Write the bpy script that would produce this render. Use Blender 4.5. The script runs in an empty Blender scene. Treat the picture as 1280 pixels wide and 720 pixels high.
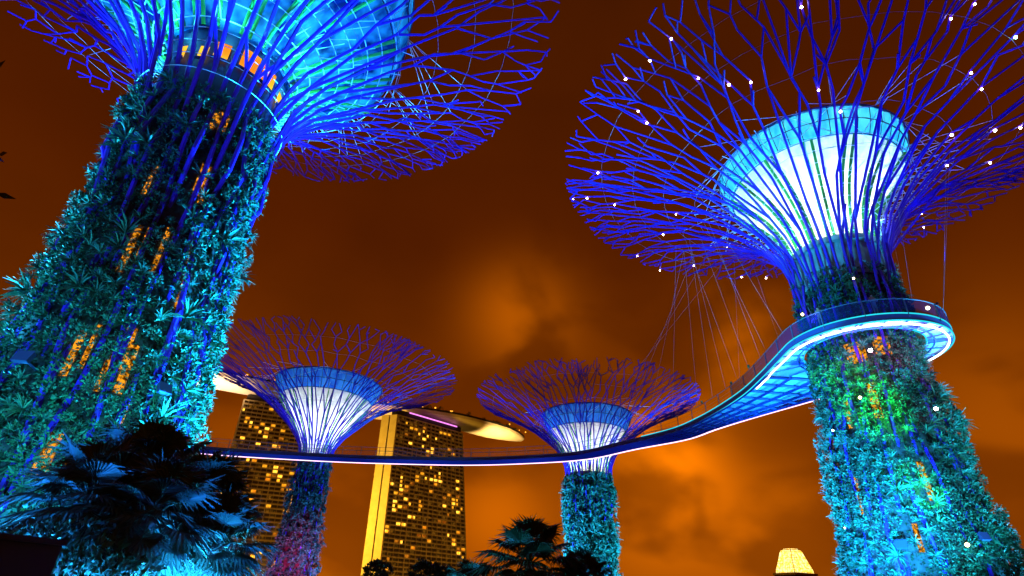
import bpy, math, random
import numpy as np
from mathutils import Vector, Matrix, noise as mnoise

random.seed(7)
rng = np.random.default_rng(11)
S = bpy.context.scene
COL = S.collection
R = math.radians
PI = math.pi

# ------------------------------------------------------------------ camera
cam_d = bpy.data.cameras.new('camera'); cam = bpy.data.objects.new('camera', cam_d); COL.objects.link(cam)
cam_d.sensor_width = 36.0; cam_d.lens = 700 / 1280 * 36
cam_d.clip_start = 0.1; cam_d.clip_end = 6000
cam.matrix_world = Matrix.Translation((0, 0, 1.7)) @ Matrix.Rotation(R(90 + 29.7), 4, 'X') @ Matrix.Rotation(R(2.34), 4, 'Z')
S.camera = cam

# ------------------------------------------------------------------ render + exposure
S.render.engine = 'CYCLES'
cy = S.cycles
cy.use_denoising = True
cy.max_bounces = 5; cy.diffuse_bounces = 2; cy.glossy_bounces = 2; cy.transmission_bounces = 4; cy.transparent_max_bounces = 8
cy.caustics_reflective = False; cy.caustics_refractive = False
cy.sample_clamp_indirect = 4.0
S.view_settings.view_transform = 'Standard'; S.view_settings.look = 'None'
S.view_settings.exposure = 0.0; S.view_settings.gamma = 1.0

# ------------------------------------------------------------------ world: night sky, low cloud lit orange by the city
W = bpy.data.worlds.new('World'); S.world = W; W.use_nodes = True
def build_world():
    nt = W.node_tree; N = nt.nodes; L = nt.links
    for n in list(N): N.remove(n)
    out = N.new('ShaderNodeOutputWorld'); bg = N.new('ShaderNodeBackground'); L.new(bg.outputs[0], out.inputs[0])
    tc = N.new('ShaderNodeTexCoord')
    def math_(op, a, b=None, clamp=False):
        m = N.new('ShaderNodeMath'); m.operation = op; m.use_clamp = clamp
        for i, v in enumerate((a, b)):
            if v is None: continue
            if isinstance(v, (int, float)): m.inputs[i].default_value = v
            else: L.new(v, m.inputs[i])
        return m.outputs[0]
    sep = N.new('ShaderNodeSeparateXYZ'); L.new(tc.outputs['Generated'], sep.inputs[0])
    # base tone by elevation
    ramp = N.new('ShaderNodeValToRGB'); L.new(sep.outputs['Z'], ramp.inputs[0])
    cr = ramp.color_ramp
    pts = [(0.0, (.24, .046, .0006)), (.14, (.205, .037, .0004)), (.33, (.135, .0225, .0002)), (.55, (.088, .0125, .0002)), (.74, (.070, .0105, .0002)), (.92, (.062, .0095, .0002))]
    cr.elements[0].position = pts[0][0]; cr.elements[0].color = (*pts[0][1], 1)
    cr.elements[1].position = pts[-1][0]; cr.elements[1].color = (*pts[-1][1], 1)
    for p, c in pts[1:-1]:
        e = cr.elements.new(p); e.color = (*c, 1)
    # cloud texture
    mp = N.new('ShaderNodeMapping'); L.new(tc.outputs['Generated'], mp.inputs[0]); mp.inputs['Scale'].default_value = (1, 1, 1.5)
    mp.inputs['Location'].default_value = (1.3, .4, 2.2)
    nz = N.new('ShaderNodeTexNoise'); L.new(mp.outputs[0], nz.inputs['Vector'])
    nz.inputs['Scale'].default_value = 4.6; nz.inputs['Detail'].default_value = 3; nz.inputs['Roughness'].default_value = .42; nz.inputs['Distortion'].default_value = .35
    nz2 = N.new('ShaderNodeTexNoise'); L.new(mp.outputs[0], nz2.inputs['Vector'])
    nz2.inputs['Scale'].default_value = 9; nz2.inputs['Detail'].default_value = 4; nz2.inputs['Roughness'].default_value = .5
    tex = math_('ADD', math_('MULTIPLY', nz.outputs[0], .86), math_('MULTIPLY', nz2.outputs[0], .14))
    # bright cloud banks: where the low cloud catches the city glow
    banks = CLOUD_BANKS
    tot = None
    for d, size, amp in banks:
        dot = N.new('ShaderNodeVectorMath'); dot.operation = 'DISTANCE'
        L.new(tc.outputs['Generated'], dot.inputs[0]); dot.inputs[1].default_value = d
        q = math_('DIVIDE', dot.outputs['Value'], size)
        q = math_('POWER', q, 2.0)
        g = math_('MULTIPLY', math_('EXPONENT', math_('MULTIPLY', q, -1.0)), amp)
        tot = g if tot is None else math_('ADD', tot, g)
    mr = N.new('ShaderNodeMapRange'); mr.interpolation_type = 'SMOOTHSTEP'; L.new(tex, mr.inputs[0])
    mr.inputs[1].default_value = .40; mr.inputs[2].default_value = .58; mr.inputs[3].default_value = .22; mr.inputs[4].default_value = 1.15
    cl = mr.outputs[0]
    lit = math_('MULTIPLY', tot, cl)
    # faint structure everywhere
    faint = math_('ADD', .84, math_('MULTIPLY', math_('SUBTRACT', tex, .32), .5))
    mul = N.new('ShaderNodeMixRGB'); mul.blend_type = 'MULTIPLY'; mul.inputs[0].default_value = 1
    L.new(ramp.outputs[0], mul.inputs[1]); L.new(faint, mul.inputs[2])
    sc = N.new('ShaderNodeVectorMath'); sc.operation = 'SCALE'; sc.inputs[0].default_value = (1.0, .215, .0005); L.new(lit, sc.inputs['Scale'])
    add = N.new('ShaderNodeMixRGB'); add.blend_type = 'ADD'; add.inputs[0].default_value = 1
    L.new(mul.outputs[0], add.inputs[1]); L.new(sc.outputs[0], add.inputs[2])
    L.new(add.outputs[0], bg.inputs[0]); bg.inputs[1].default_value = 1.0

TH, RO, FPX = R(29.7), R(2.34), 700.0
def direction(x, y):                     # direction seen at a spot of the 1280x720 picture (used once, for where clouds and lamps sit)
    dx, dy = x - 640, 360 - y
    u = (math.cos(RO) * dx - math.sin(RO) * dy) / FPX; v = (math.sin(RO) * dx + math.cos(RO) * dy) / FPX
    return Vector((u, math.cos(TH) - v * math.sin(TH), math.sin(TH) + v * math.cos(TH))).normalized()
def on_axis_dist(x, y, D):
    k = direction(x, y); h = math.hypot(k.x, k.y)
    return Vector((0, 0, 1.7)) + k * (D / h)

CLOUD_BANKS = [(tuple(direction(x, y)), s, a) for x, y, s, a in (
    (832, 588, .088, .95), (930, 435, .085, .34), (648, 392, .085, .27), (622, 645, .085, .34), (985, 668, .085, .34),
    (900, 700, .12, .12), (430, 700, .10, .30), (790, 680, .10, .15), (1260, 520, .14, .16), (300, 560, .12, .10), (700, 480, .16, .05))]
build_world()

# ------------------------------------------------------------------ materials
def mat(name, col, rough=.55, metal=0, spec=.4, emit=None, estr=0):
    m = bpy.data.materials.new(name); m.use_nodes = True
    b = m.node_tree.nodes['Principled BSDF']
    b.inputs['Base Color'].default_value = (*col, 1); b.inputs['Roughness'].default_value = rough
    b.inputs['Metallic'].default_value = metal; b.inputs['Specular IOR Level'].default_value = spec
    if emit:
        b.inputs['Emission Color'].default_value = (*emit, 1); b.inputs['Emission Strength'].default_value = estr
    return m
def noisy(m, scale, lo, hi, detail=4, stretch=None, rough=None):
    nt = m.node_tree; b = nt.nodes['Principled BSDF']
    tc = nt.nodes.new('ShaderNodeTexCoord'); nz = nt.nodes.new('ShaderNodeTexNoise'); rp = nt.nodes.new('ShaderNodeValToRGB')
    src = tc.outputs['Object']
    if stretch:
        mp = nt.nodes.new('ShaderNodeMapping'); nt.links.new(src, mp.inputs[0]); mp.inputs['Scale'].default_value = stretch; src = mp.outputs[0]
    nt.links.new(src, nz.inputs['Vector']); nz.inputs['Scale'].default_value = scale; nz.inputs['Detail'].default_value = detail
    rp.color_ramp.elements[0].position = .3; rp.color_ramp.elements[1].position = .7
    rp.color_ramp.elements[0].color = (*lo, 1); rp.color_ramp.elements[1].color = (*hi, 1)
    nt.links.new(nz.outputs[0], rp.inputs[0]); nt.links.new(rp.outputs[0], b.inputs['Base Color'])
    return m
def leaf_mat(name, cols, rough=.5, spec=.14):
    m = mat(name, cols[0], rough, 0, spec); nt = m.node_tree; b = nt.nodes['Principled BSDF']
    g = nt.nodes.new('ShaderNodeNewGeometry'); rp = nt.nodes.new('ShaderNodeValToRGB')
    nt.links.new(g.outputs['Random Per Island'], rp.inputs[0])
    cr = rp.color_ramp; n = len(cols)
    cr.elements[0].color = (*cols[0], 1); cr.elements[1].color = (*cols[-1], 1)
    for i in range(1, n - 1):
        e = cr.elements.new(i / (n - 1)); e.color = (*cols[i], 1)
    nt.links.new(rp.outputs[0], b.inputs['Base Color'])
    return m
def glow(name, col, s):
    m = bpy.data.materials.new(name); m.use_nodes = True; nt = m.node_tree
    for n in list(nt.nodes): nt.nodes.remove(n)
    o = nt.nodes.new('ShaderNodeOutputMaterial'); e = nt.nodes.new('ShaderNodeEmission')
    e.inputs[0].default_value = (*col, 1); e.inputs[1].default_value = s; nt.links.new(e.outputs[0], o.inputs[0])
    return m
def mottled_glow(name, lo, hi, s, scale):      # a lit opening behind a grille of dead leaves / lit interior
    m = glow(name, hi, s); nt = m.node_tree; e = [n for n in nt.nodes if n.type == 'EMISSION'][0]
    tc = nt.nodes.new('ShaderNodeTexCoord'); nz = nt.nodes.new('ShaderNodeTexNoise'); rp = nt.nodes.new('ShaderNodeValToRGB')
    nt.links.new(tc.outputs['Object'], nz.inputs['Vector']); nz.inputs['Scale'].default_value = scale; nz.inputs['Detail'].default_value = 3
    rp.color_ramp.elements[0].position = .42; rp.color_ramp.elements[1].position = .6
    rp.color_ramp.elements[0].color = (*lo, 1); rp.color_ramp.elements[1].color = (*hi, 1)
    nt.links.new(nz.outputs[0], rp.inputs[0]); nt.links.new(rp.outputs[0], e.inputs[0])
    return m
def membrane(name, col, trans=.75, panel=None):  # translucent skin lit from within
    m = bpy.data.materials.new(name); m.use_nodes = True; nt = m.node_tree
    for n in list(nt.nodes): nt.nodes.remove(n)
    o = nt.nodes.new('ShaderNodeOutputMaterial'); mx = nt.nodes.new('ShaderNodeMixShader'); mx.inputs[0].default_value = trans
    d = nt.nodes.new('ShaderNodeBsdfDiffuse'); t = nt.nodes.new('ShaderNodeBsdfTranslucent')
    nt.links.new(d.outputs[0], mx.inputs[1]); nt.links.new(t.outputs[0], mx.inputs[2]); nt.links.new(mx.outputs[0], o.inputs[0])
    for n in (d, t): n.inputs[0].default_value = (*col, 1)
    if panel:
        lo, scale, stretch = panel
        tc = nt.nodes.new('ShaderNodeTexCoord'); mp = nt.nodes.new('ShaderNodeMapping'); mp.inputs['Scale'].default_value = stretch
        nz = nt.nodes.new('ShaderNodeTexNoise'); rp = nt.nodes.new('ShaderNodeValToRGB')
        nt.links.new(tc.outputs['Object'], mp.inputs[0]); nt.links.new(mp.outputs[0], nz.inputs['Vector']); nz.inputs['Scale'].default_value = scale; nz.inputs['Detail'].default_value = 3
        rp.color_ramp.elements[0].position = .36; rp.color_ramp.elements[1].position = .62
        rp.color_ramp.elements[0].color = (*lo, 1); rp.color_ramp.elements[1].color = (*col, 1)
        nt.links.new(nz.outputs[0], rp.inputs[0])
        for n in (d, t): nt.links.new(rp.outputs[0], n.inputs[0])
    return m

M = dict(
    steel=noisy(mat('violet painted steel', (.06, .01, .36), .5), 1.5, (.045, .008, .30), (.075, .012, .42)),
    white=mat('white painted steel', (.8, .8, .8), .4),
    wire=mat('galvanised wire', (.22, .22, .26), .5),
    green=noisy(mat('green painted tube', (.06, .5, .08), .35), 2, (.04, .40, .08), (.12, .6, .08)),
    conc=noisy(mat('concrete', (.26, .25, .25), .85), 1.2, (.18, .17, .17), (.32, .31, .30)),
    dark=noisy(mat('dark planting panel', (.03, .03, .03), .9), 2.5, (.012, .012, .012), (.05, .04, .035)),
    navy=noisy(mat('dark blue cladding', (.012, .02, .09), .5), .8, (.008, .014, .06), (.016, .03, .12)),
    leafA=leaf_mat('rosette leaves', [(.02, .085, .055), (.04, .15, .08), (.02, .06, .05), (.07, .20, .09), (.012, .045, .025), (.04, .17, .12)]),
    leafB=leaf_mat('climber leaves', [(.02, .09, .05), (.04, .16, .07), (.012, .04, .025), (.06, .20, .13), (.015, .06, .03), (.05, .18, .09)]),
    leafC=leaf_mat('gap shade leaves', [(.012, .03, .014), (.02, .045, .02), (.03, .028, .015)], .6, .1),  # darkened leaf colour: shade of the planting gaps painted in
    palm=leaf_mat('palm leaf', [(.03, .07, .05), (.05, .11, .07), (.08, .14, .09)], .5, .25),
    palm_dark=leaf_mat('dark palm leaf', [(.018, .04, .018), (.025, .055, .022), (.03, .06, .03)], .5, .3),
    bark=noisy(mat('palm bark', (.16, .13, .10), .9), 6, (.10, .08, .06), (.22, .18, .14), stretch=(1, 1, 5)),
    amber=mottled_glow('amber lit opening', (.05, .010, .0), (1.0, .36, .012), 1.2, 5.0),
    window=mottled_glow('amber lit window', (.8, .20, .01), (1.0, .55, .03), 1.4, .5),
    lampw=glow('warm white lamp', (1.0, .80, .85), 45),
    lampg=glow('green white lamp', (.35, 1.0, .8), 30),
    lampy=glow('warm lamp', (1.0, .72, .30), 14),
    strip=glow('pink white light strip', (1.0, .60, .88), 2.6),
    ringstrip=glow('cool white light strip', (.75, .88, 1.0), 5.0),
    cyan=glow('cyan edge light', (.02, .62, .75), 1.3),
    funnel=membrane('white funnel skin', (.92, .92, .90), .8, ((.62, .64, .66), 1.3, (1, 1, .12))),
    band=membrane('cyan glazed band', (.10, .62, .90), .8, ((.03, .40, .75), 1.4, (1, 1, .25))),
    bandblue=membrane('blue glazed band', (.05, .30, .95), .8, ((.02, .12, .75), 1.2, (1, 1, .25))),
    bluefunnel=membrane('cyan glazed drum', (.08, .55, .92), .75, ((.004, .03, .20), .55, (1, 1, .6))),  # dark blue mottling paints shading into the drum's glass colour
    deck=mat('blue grey deck soffit', (.45, .55, .7), .5),
    fascia=mat('fascia metal', (.05, .07, .2), .45),
    beam=mat('deck beam', (.04, .05, .2), .5),
)
def glass_mat():
    m = bpy.data.materials.new('tinted glass balustrade'); m.use_nodes = True; nt = m.node_tree
    b = nt.nodes['Principled BSDF']; b.inputs['Base Color'].default_value = (.03, .07, .25, 1); b.inputs['Roughness'].default_value = .15
    o = nt.nodes['Material Output']; mx = nt.nodes.new('ShaderNodeMixShader'); t = nt.nodes.new('ShaderNodeBsdfTransparent')
    t.inputs[0].default_value = (.55, .7, .95, 1); mx.inputs[0].default_value = .28
    nt.links.new(t.outputs[0], mx.inputs[1]); nt.links.new(b.outputs[0], mx.inputs[2]); nt.links.new(mx.outputs[0], o.inputs[0])
    return m
M['glass'] = glass_mat()

# ------------------------------------------------------------------ mesh building
class MB:
    def __init__(s): s.v = []; s.f = []
    def quad(s, a, b, c, d):
        i = len(s.v); s.v += [tuple(a), tuple(b), tuple(c), tuple(d)]; s.f.append((i, i+1, i+2, i+3))
    def tube(s, pts, rad, n=6, cap=True, closed=False):
        pts = [Vector(p) for p in pts]; m = len(pts)
        if not hasattr(rad, '__len__'): rad = [rad] * m
        i0 = len(s.v); prev = None
        for k, p in enumerate(pts):
            if closed: t = pts[(k+1) % m] - pts[k-1]
            else: t = pts[min(k+1, m-1)] - pts[max(k-1, 0)]
            t.normalize()
            if prev is None:
                a = t.cross(Vector((0, 0, 1)))
                if a.length < 1e-3: a = t.cross(Vector((1, 0, 0)))
            else:
                a = prev - t * prev.dot(t)
            a.normalize(); prev = a; b = t.cross(a)
            for j in range(n):
                w = 2*PI*j/n; q = p + (a*math.cos(w) + b*math.sin(w)) * rad[k]; s.v.append((q.x, q.y, q.z))
        for k in range(m if closed else m-1):
            k2 = (k+1) % m
            for j in range(n):
                s.f.append((i0+k*n+j, i0+k*n+(j+1) % n, i0+k2*n+(j+1) % n, i0+k2*n+j))
        if cap and not closed:
            s.f.append(tuple(i0+j for j in range(n))[::-1]); s.f.append(tuple(i0+(m-1)*n+j for j in range(n)))
    def box(s, c, ex, ey, ez):           # centre and three half-axis vectors
        c, ex, ey, ez = Vector(c), Vector(ex), Vector(ey), Vector(ez); i = len(s.v)
        for sx, sy, sz in ((-1,-1,-1),(1,-1,-1),(1,1,-1),(-1,1,-1),(-1,-1,1),(1,-1,1),(1,1,1),(-1,1,1)):
            q = c + ex*sx + ey*sy + ez*sz; s.v.append((q.x, q.y, q.z))
        for f in ((0,3,2,1),(4,5,6,7),(0,1,5,4),(1,2,6,5),(2,3,7,6),(3,0,4,7)): s.f.append(tuple(i+k for k in f))
    def abox(s, x0, x1, y0, y1, z0, z1):
        s.box(((x0+x1)/2, (y0+y1)/2, (z0+z1)/2), ((x1-x0)/2, 0, 0), (0, (y1-y0)/2, 0), (0, 0, (z1-z0)/2))
    def lathe(s, prof, n=48, a0=0, a1=2*PI):
        full = abs(a1-a0-2*PI) < 1e-6; cols = n if full else n+1; i0 = len(s.v)
        for r, z in prof:
            for j in range(cols):
                w = a0 + (a1-a0)*j/n; s.v.append((r*math.cos(w), r*math.sin(w), z))
        for k in range(len(prof)-1):
            for j in range(n):
                j2 = (j+1) % cols
                s.f.append((i0+k*cols+j, i0+k*cols+j2, i0+(k+1)*cols+j2, i0+(k+1)*cols+j))
    def ball(s, c, r, n=8, m=5):
        i0 = len(s.v); c = Vector(c)
        s.v.append((c.x, c.y, c.z-r))
        for k in range(1, m):
            t = -PI/2 + PI*k/m
            for j in range(n):
                w = 2*PI*j/n; s.v.append((c.x+r*math.cos(t)*math.cos(w), c.y+r*math.cos(t)*math.sin(w), c.z+r*math.sin(t)))
        s.v.append((c.x, c.y, c.z+r)); top = len(s.v)-1
        for j in range(n):
            s.f.append((i0, i0+1+(j+1) % n, i0+1+j)); s.f.append((top, i0+1+(m-2)*n+j, i0+1+(m-2)*n+(j+1) % n))
        for k in range(m-2):
            for j in range(n):
                a = i0+1+k*n
                s.f.append((a+j, a+(j+1) % n, a+n+(j+1) % n, a+n+j))
    def build(s, name, m, parent=None, smooth=False, label=None):
        me = bpy.data.meshes.new(name); me.from_pydata(s.v, [], s.f); me.materials.append(m)
        if smooth: me.polygons.foreach_set('use_smooth', [True]*len(me.polygons))
        o = bpy.data.objects.new(name, me); COL.objects.link(o)
        if parent: o.parent = parent
        if label: o['label'] = label
        return o
def np_mesh(name, V, F, m, parent=None):
    me = bpy.data.meshes.new(name); nv, nf, k = len(V), len(F), F.shape[1]
    me.vertices.add(nv); me.vertices.foreach_set('co', V.astype(np.float32).ravel())
    me.loops.add(nf*k); me.loops.foreach_set('vertex_index', F.astype(np.int32).ravel())
    me.polygons.add(nf); me.polygons.foreach_set('loop_start', np.arange(0, nf*k, k, dtype=np.int32))
    me.update(calc_edges=True); me.materials.append(m)
    o = bpy.data.objects.new(name, me); COL.objects.link(o)
    if parent: o.parent = parent
    return o
def thing(name, label, cat, loc=(0, 0, 0), rz=0, group=None):
    o = bpy.data.objects.new(name, None); COL.objects.link(o); o.location = loc; o.rotation_euler = (0, 0, rz)
    o['label'] = label; o['category'] = cat
    if group: o['group'] = group
    return o
def tag(o, label, cat, group=None, kind=None):
    o['label'] = label; o['category'] = cat
    if group: o['group'] = group
    if kind: o['kind'] = kind
    return o
def lamp(kind, name, loc, power, col, target=None, size=.3, angle=60, blend=.5):
    d = bpy.data.lights.new(name, kind); d.energy = power; d.color = col
    if kind in ('POINT', 'SPOT'): d.shadow_soft_size = size
    if kind == 'SPOT': d.spot_size = R(angle); d.spot_blend = blend
    o = bpy.data.objects.new(name, d); COL.objects.link(o); o.location = loc
    if target is not None:
        o.rotation_euler = (Vector(target)-Vector(loc)).to_track_quat('-Z', 'Y').to_euler()
    return o
def catmull(pts, n=12):
    P = [np.array(p, float) for p in pts]; P = [2*P[0]-P[1]] + P + [2*P[-1]-P[-2]]; out = []
    for i in range(1, len(P)-2):
        for k in range(n):
            t = k/n; a, b, c, d = P[i-1:i+3]
            out.append(.5*((2*b)+(-a+c)*t+(2*a-5*b+4*c-d)*t*t+(-a+3*b-3*c+d)*t**3))
    out.append(P[-2]); return np.array(out)
class Curve:                              # profile (r, z) by arc length 0..1
    def __init__(s, pts):
        s.p = catmull(pts); d = np.r_[0, np.cumsum(np.linalg.norm(np.diff(s.p, axis=0), axis=1))]; s.d = d/d[-1]; s.len = d[-1]
    def __call__(s, t): return float(np.interp(t, s.d, s.p[:, 0])), float(np.interp(t, s.d, s.p[:, 1]))
def unit(a): return a/np.maximum(np.linalg.norm(a, axis=-1, keepdims=True), 1e-9)

# leaves: long arching blades in rosettes (two quads each)
def blades(pos, nor, length, count, width, spread, droop):
    n = len(pos); P = np.repeat(pos, count, 0); Nn = np.repeat(nor, count, 0); Ls = np.repeat(length, count)*rng.uniform(.65, 1.15, n*count)
    rd = unit(rng.normal(size=(n*count, 3))); tan = unit(rd - (rd*Nn).sum(1, keepdims=True)*Nn)
    d = unit(Nn*rng.uniform(.25, 1.0, (n*count, 1)) + tan*spread*rng.uniform(.3, 1.1, (n*count, 1)) + np.array([0, 0, .25]))
    side = unit(np.cross(d, Nn + rng.normal(size=d.shape)*.4))
    mid = P + d*(Ls*.55)[:, None]
    d2 = unit(d + np.array([0, 0, -droop])*rng.uniform(.5, 1.4, (n*count, 1)))
    tip = mid + d2*(Ls*.5)[:, None]
    w = (Ls*width)[:, None]
    V = np.stack([P-side*w*.35, P+side*w*.35, mid-side*w*.5, mid+side*w*.5, tip-side*w*.1, tip+side*w*.1], 1).reshape(-1, 3)
    b = (np.arange(n*count)*6)[:, None]
    F = np.concatenate([b+np.array([[0, 1, 3, 2]]), b+np.array([[2, 3, 5, 4]])], 1).reshape(-1, 4)
    return V, F
# small leaves scattered through a clump (one quad each)
def leaflets(pos, nor, radius, count, size):
    n = len(pos)*count; P = np.repeat(pos, count, 0); Nn = np.repeat(nor, count, 0); rr = np.repeat(radius, count)
    off = unit(rng.normal(size=(n, 3)))*(rng.uniform(.2, 1, n)**.6*rr)[:, None]
    dn = (off*Nn).sum(1, keepdims=True); off = off - Nn*dn + Nn*np.abs(dn)
    c = P+off; d = unit(off + Nn*.3*rr[:, None] + rng.normal(size=(n, 3))*.35*rr[:, None]); sd = unit(np.cross(d, rng.normal(size=(n, 3))))
    sz = (rng.uniform(.6, 1.3, n)*size)[:, None]
    V = np.stack([c-d*sz*.5, c+sd*sz*.3, c+d*sz*.6, c-sd*sz*.3], 1).reshape(-1, 3)
    F = np.arange(n*4).reshape(-1, 4)
    return V, F

# ------------------------------------------------------------------ ground
g = MB(); g.abox(-3000, 3000, -3000, 3000, -1, 0)
gr = g.build('ground', noisy(mat('dark lawn', (.03, .05, .02), .95), .4, (.02, .035, .015), (.05, .06, .03))); gr['kind'] = 'structure'

# ------------------------------------------------------------------ supertrees
def facing(phi, phi0): return math.cos(phi-phi0)

def supertree(label, loc, trunk, flare, N, seed, funnel, band, floor_z, funnel_mat, band_mat, planting, rib_r, rib_end, sprout=(.28,), inner=None, tubes=16, hoops=9, collar=True, bare=99, openings=(), cable_rings=(.38, .5, .62, .74, .86), core_r=.55):
    rnd = random.Random(seed)
    X0, Y0 = loc
    root = thing('supertree', label, 'supertree', (X0, Y0, 0), 0, 'steel supertrees of the grove')
    phic = math.atan2(-Y0, -X0)           # direction to the viewer's side
    tc = Curve(trunk); fl = Curve(flare)
    tz = np.array(tc.p)
    def rt(z): return float(np.interp(z, tz[:, 1], tz[:, 0]))
    ztop = trunk[-1][1]
    # trunk core
    c = MB(); c.lathe([(max(rt(z)-core_r, .8), z) for z in np.linspace(0, ztop, 20)] + [(.5, ztop)], 40)
    c.build('core', M['dark'], root, True)
    # lit openings in the core
    for (ph, z, h, w) in openings:
        o = MB(); a = phic + ph; n = 4
        for k in range(n):
            for j in range(2):
                def P(i, jj):
                    zz = z + h*(i/n - .5); rr = rt(zz)-core_r+.06; aa = a + w*(jj-.5*2+0)*.5/ rr
                    return (rr*math.cos(aa), rr*math.sin(aa), zz)
                o.quad(P(k, j), P(k, j+1), P(k+1, j+1), P(k+1, j))
        o.build('lit_opening', M['amber'], root)
    # ---- ribs: pole on the trunk, then forking branches over the flare
    dphi = 2*PI/N
    ribs = [MB() for _ in range(N)]
    nodes = []
    def srf(s, phi, lift=0):
        r, z = fl(min(max(s, 0), 1)); rr = r+lift
        return Vector((rr*math.cos(phi), rr*math.sin(phi), z + (rnd.uniform(-.2, .2) if s > .3 else 0)))
    def rad(s): return rib_r + (rib_end-rib_r)*min(1, s*1.15)
    tips = []
    for i in range(N):
        ph = i*dphi + rnd.uniform(-.12, .12)*dphi
        pts = []; rr_ = []
        for z in np.linspace(.0, ztop, 13):
            drift = .9*dphi*math.sin(z*.23 + i*2.1)
            rr = rt(z) - ((.50+.28*(i % 2)) if z < ztop-5 else .08) + .30*math.sin(i*1.7+z*.7)
            a = ph + drift*(1-z/ztop)
            pts.append((rr*math.cos(a), rr*math.sin(a), z)); rr_.append(rib_r*.9)
        s1 = sprout[i % len(sprout)] + rnd.uniform(-.07, .07)
        k = 3 if s1 > .2 else 2; kink = rnd.uniform(-.18, .18)*dphi
        for q in range(1, k+1):
            s = s1*q/k; a = ph + kink*(q/k)
            p = srf(s, a); pts.append(p); rr_.append(rad(s))
        ribs[i].tube(pts, rr_, 6)
        nodes.append((Vector(pts[-1]), s1))
        tips.append([ph+kink, s1, i, Vector(pts[-1])])
        if rnd.random() < .5:             # cross brace low on the flare
            sa, sb = rnd.uniform(.02, .1), rnd.uniform(.14, .24); dd = rnd.choice((-1, 1))
            ribs[i].tube([srf(sa, ph), srf(.5*(sa+sb), ph+dd*dphi*.55), srf(sb, ph+dd*dphi*1.1)], rib_r*.75, 5)
    def seg(owner, p, q, s0, s1):
        ribs[owner].tube([p, q], [rad(s0), rad(s1)], 5)
    def radial(tips, ds, jit, wob, pstop):
        out = []
        tips = sorted(tips, key=lambda t: t[0] % (2*PI)); n = len(tips); ev = []
        for k, t in enumerate(tips):
            d0 = ((tips[k-1][0]-t[0]+PI) % (2*PI))-PI; d1 = ((tips[(k+1) % n][0]-t[0]+PI) % (2*PI))-PI
            ev.append([t[0]+max(-.4*dphi, min(.4*dphi, .5*(d0+d1)))*.75, t[1], t[2], t[3]])
        for ph, s, ow, p in ev:
            s2 = s+ds*rnd.uniform(1-jit, 1+jit); a = ph + rnd.uniform(-wob, wob)*dphi
            if s2 > 1: s2 = rnd.uniform(.96, 1.0)
            if s2 <= s: continue
            q = srf(s2, a); seg(ow, p, q, s, s2); nodes.append((q, s2))
            if s2 > .45 and rnd.random() < .30:      # a short free stub
                s3 = min(1, s2+rnd.uniform(.02, .05)); seg(ow, q, srf(s3, a+rnd.choice((-1, 1))*rnd.uniform(.12, .3)*dphi), s2, s3)
            if rnd.random() < pstop: continue
            out.append([a, s2, ow, q])
        return out
    def fork(tips, ds, half, pmerge, jit=.25):
        tips = sorted(tips, key=lambda t: t[0] % (2*PI)); n = len(tips); out = []; arms = []
        for ph, s, ow, p in tips:
            if s >= .97: continue
            h = half*rnd.uniform(.7, 1.25); one = rnd.random()
            for sgn in (-1, 1):
                if one < .10 and sgn == (1 if one < .05 else -1): continue
                arms.append([ph+sgn*h*dphi, min(1, s+ds*rnd.uniform(1-jit, 1+jit)), ow, p, sgn, s])
        used = set()
        for k, A in enumerate(arms):
            if k in used: continue
            B = arms[(k+1) % len(arms)]
            if A[4] == 1 and B[4] == -1 and (k+1) % len(arms) not in used and abs(((B[0]-A[0]+PI) % (2*PI))-PI) < dphi*.75 and rnd.random() < pmerge:
                d = ((B[0]-A[0]+PI) % (2*PI))-PI
                a = A[0]+d*.5; s2 = max(A[1], B[1]); q = srf(s2, a)
                seg(A[2], A[3], q, A[5], s2); seg(B[2], B[3], q, B[5], s2); used.add((k+1) % len(arms))
                out.append([a, s2, A[2], q]); nodes.append((q, s2))
            else:
                q = srf(A[1], A[0]); seg(A[2], A[3], q, A[5], A[1]); out.append([A[0], A[1], A[2], q]); nodes.append((q, A[1]))
        return out
    tips = fork(tips, .17, .38, .40)
    tips = radial(tips, .10, .6, .22, 0)
    tips = fork(tips, .09, .32, .5)
    tips = radial(tips, .08, .6, .24, .02)
    tips = fork(tips, .07, .25, .55)
    tips = radial(tips, .07, .6, .2, .06)
    tips = fork(tips, .055, .20, .5)
    tips = radial(tips, .06, .6, .12, .2)
    tips = fork(tips, .05, .16, .15)
    tips = radial(tips, .04, .6, .10, .5)
    for i in range(N):
        ribs[i].build('rib', M['steel'], root)
    # thin cable rings between the branches
    cb = MB()
    for s in cable_rings:
        cb.tube([srf(s, 2*PI*k/N, -.1) for k in range(N)], .016, 4, closed=True)
    cb.build('cable_ring', M['wire'], root)
    # ---- funnel inside the flare
    if funnel:
        fc = Curve(funnel); prof = [fc(t) for t in np.linspace(0, 1, 20)]
        f = MB(); f.lathe(prof, 64); f.build('funnel', funnel_mat, root, True)
        bd = Curve(band); f = MB(); f.lathe([bd(t) for t in np.linspace(0, 1, 6)], 64); bo = f.build('funnel_band', band_mat, root, True)
        f = MB(); nb = 44                 # mullions of the band
        for k in range(nb):
            a = 2*PI*k/nb; f.tube([((bd(t)[0]+.05)*math.cos(a), (bd(t)[0]+.05)*math.sin(a), bd(t)[1]) for t in (0, .5, 1)], .035, 4)
        for t in (.02, .5, .98):
            r, z = bd(t); f.tube([((r+.05)*math.cos(w), (r+.05)*math.sin(w), z) for w in np.linspace(0, 2*PI, 64, endpoint=False)], .05, 4, closed=True)
        f.build('mullions', M['navy'], bo)
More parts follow.
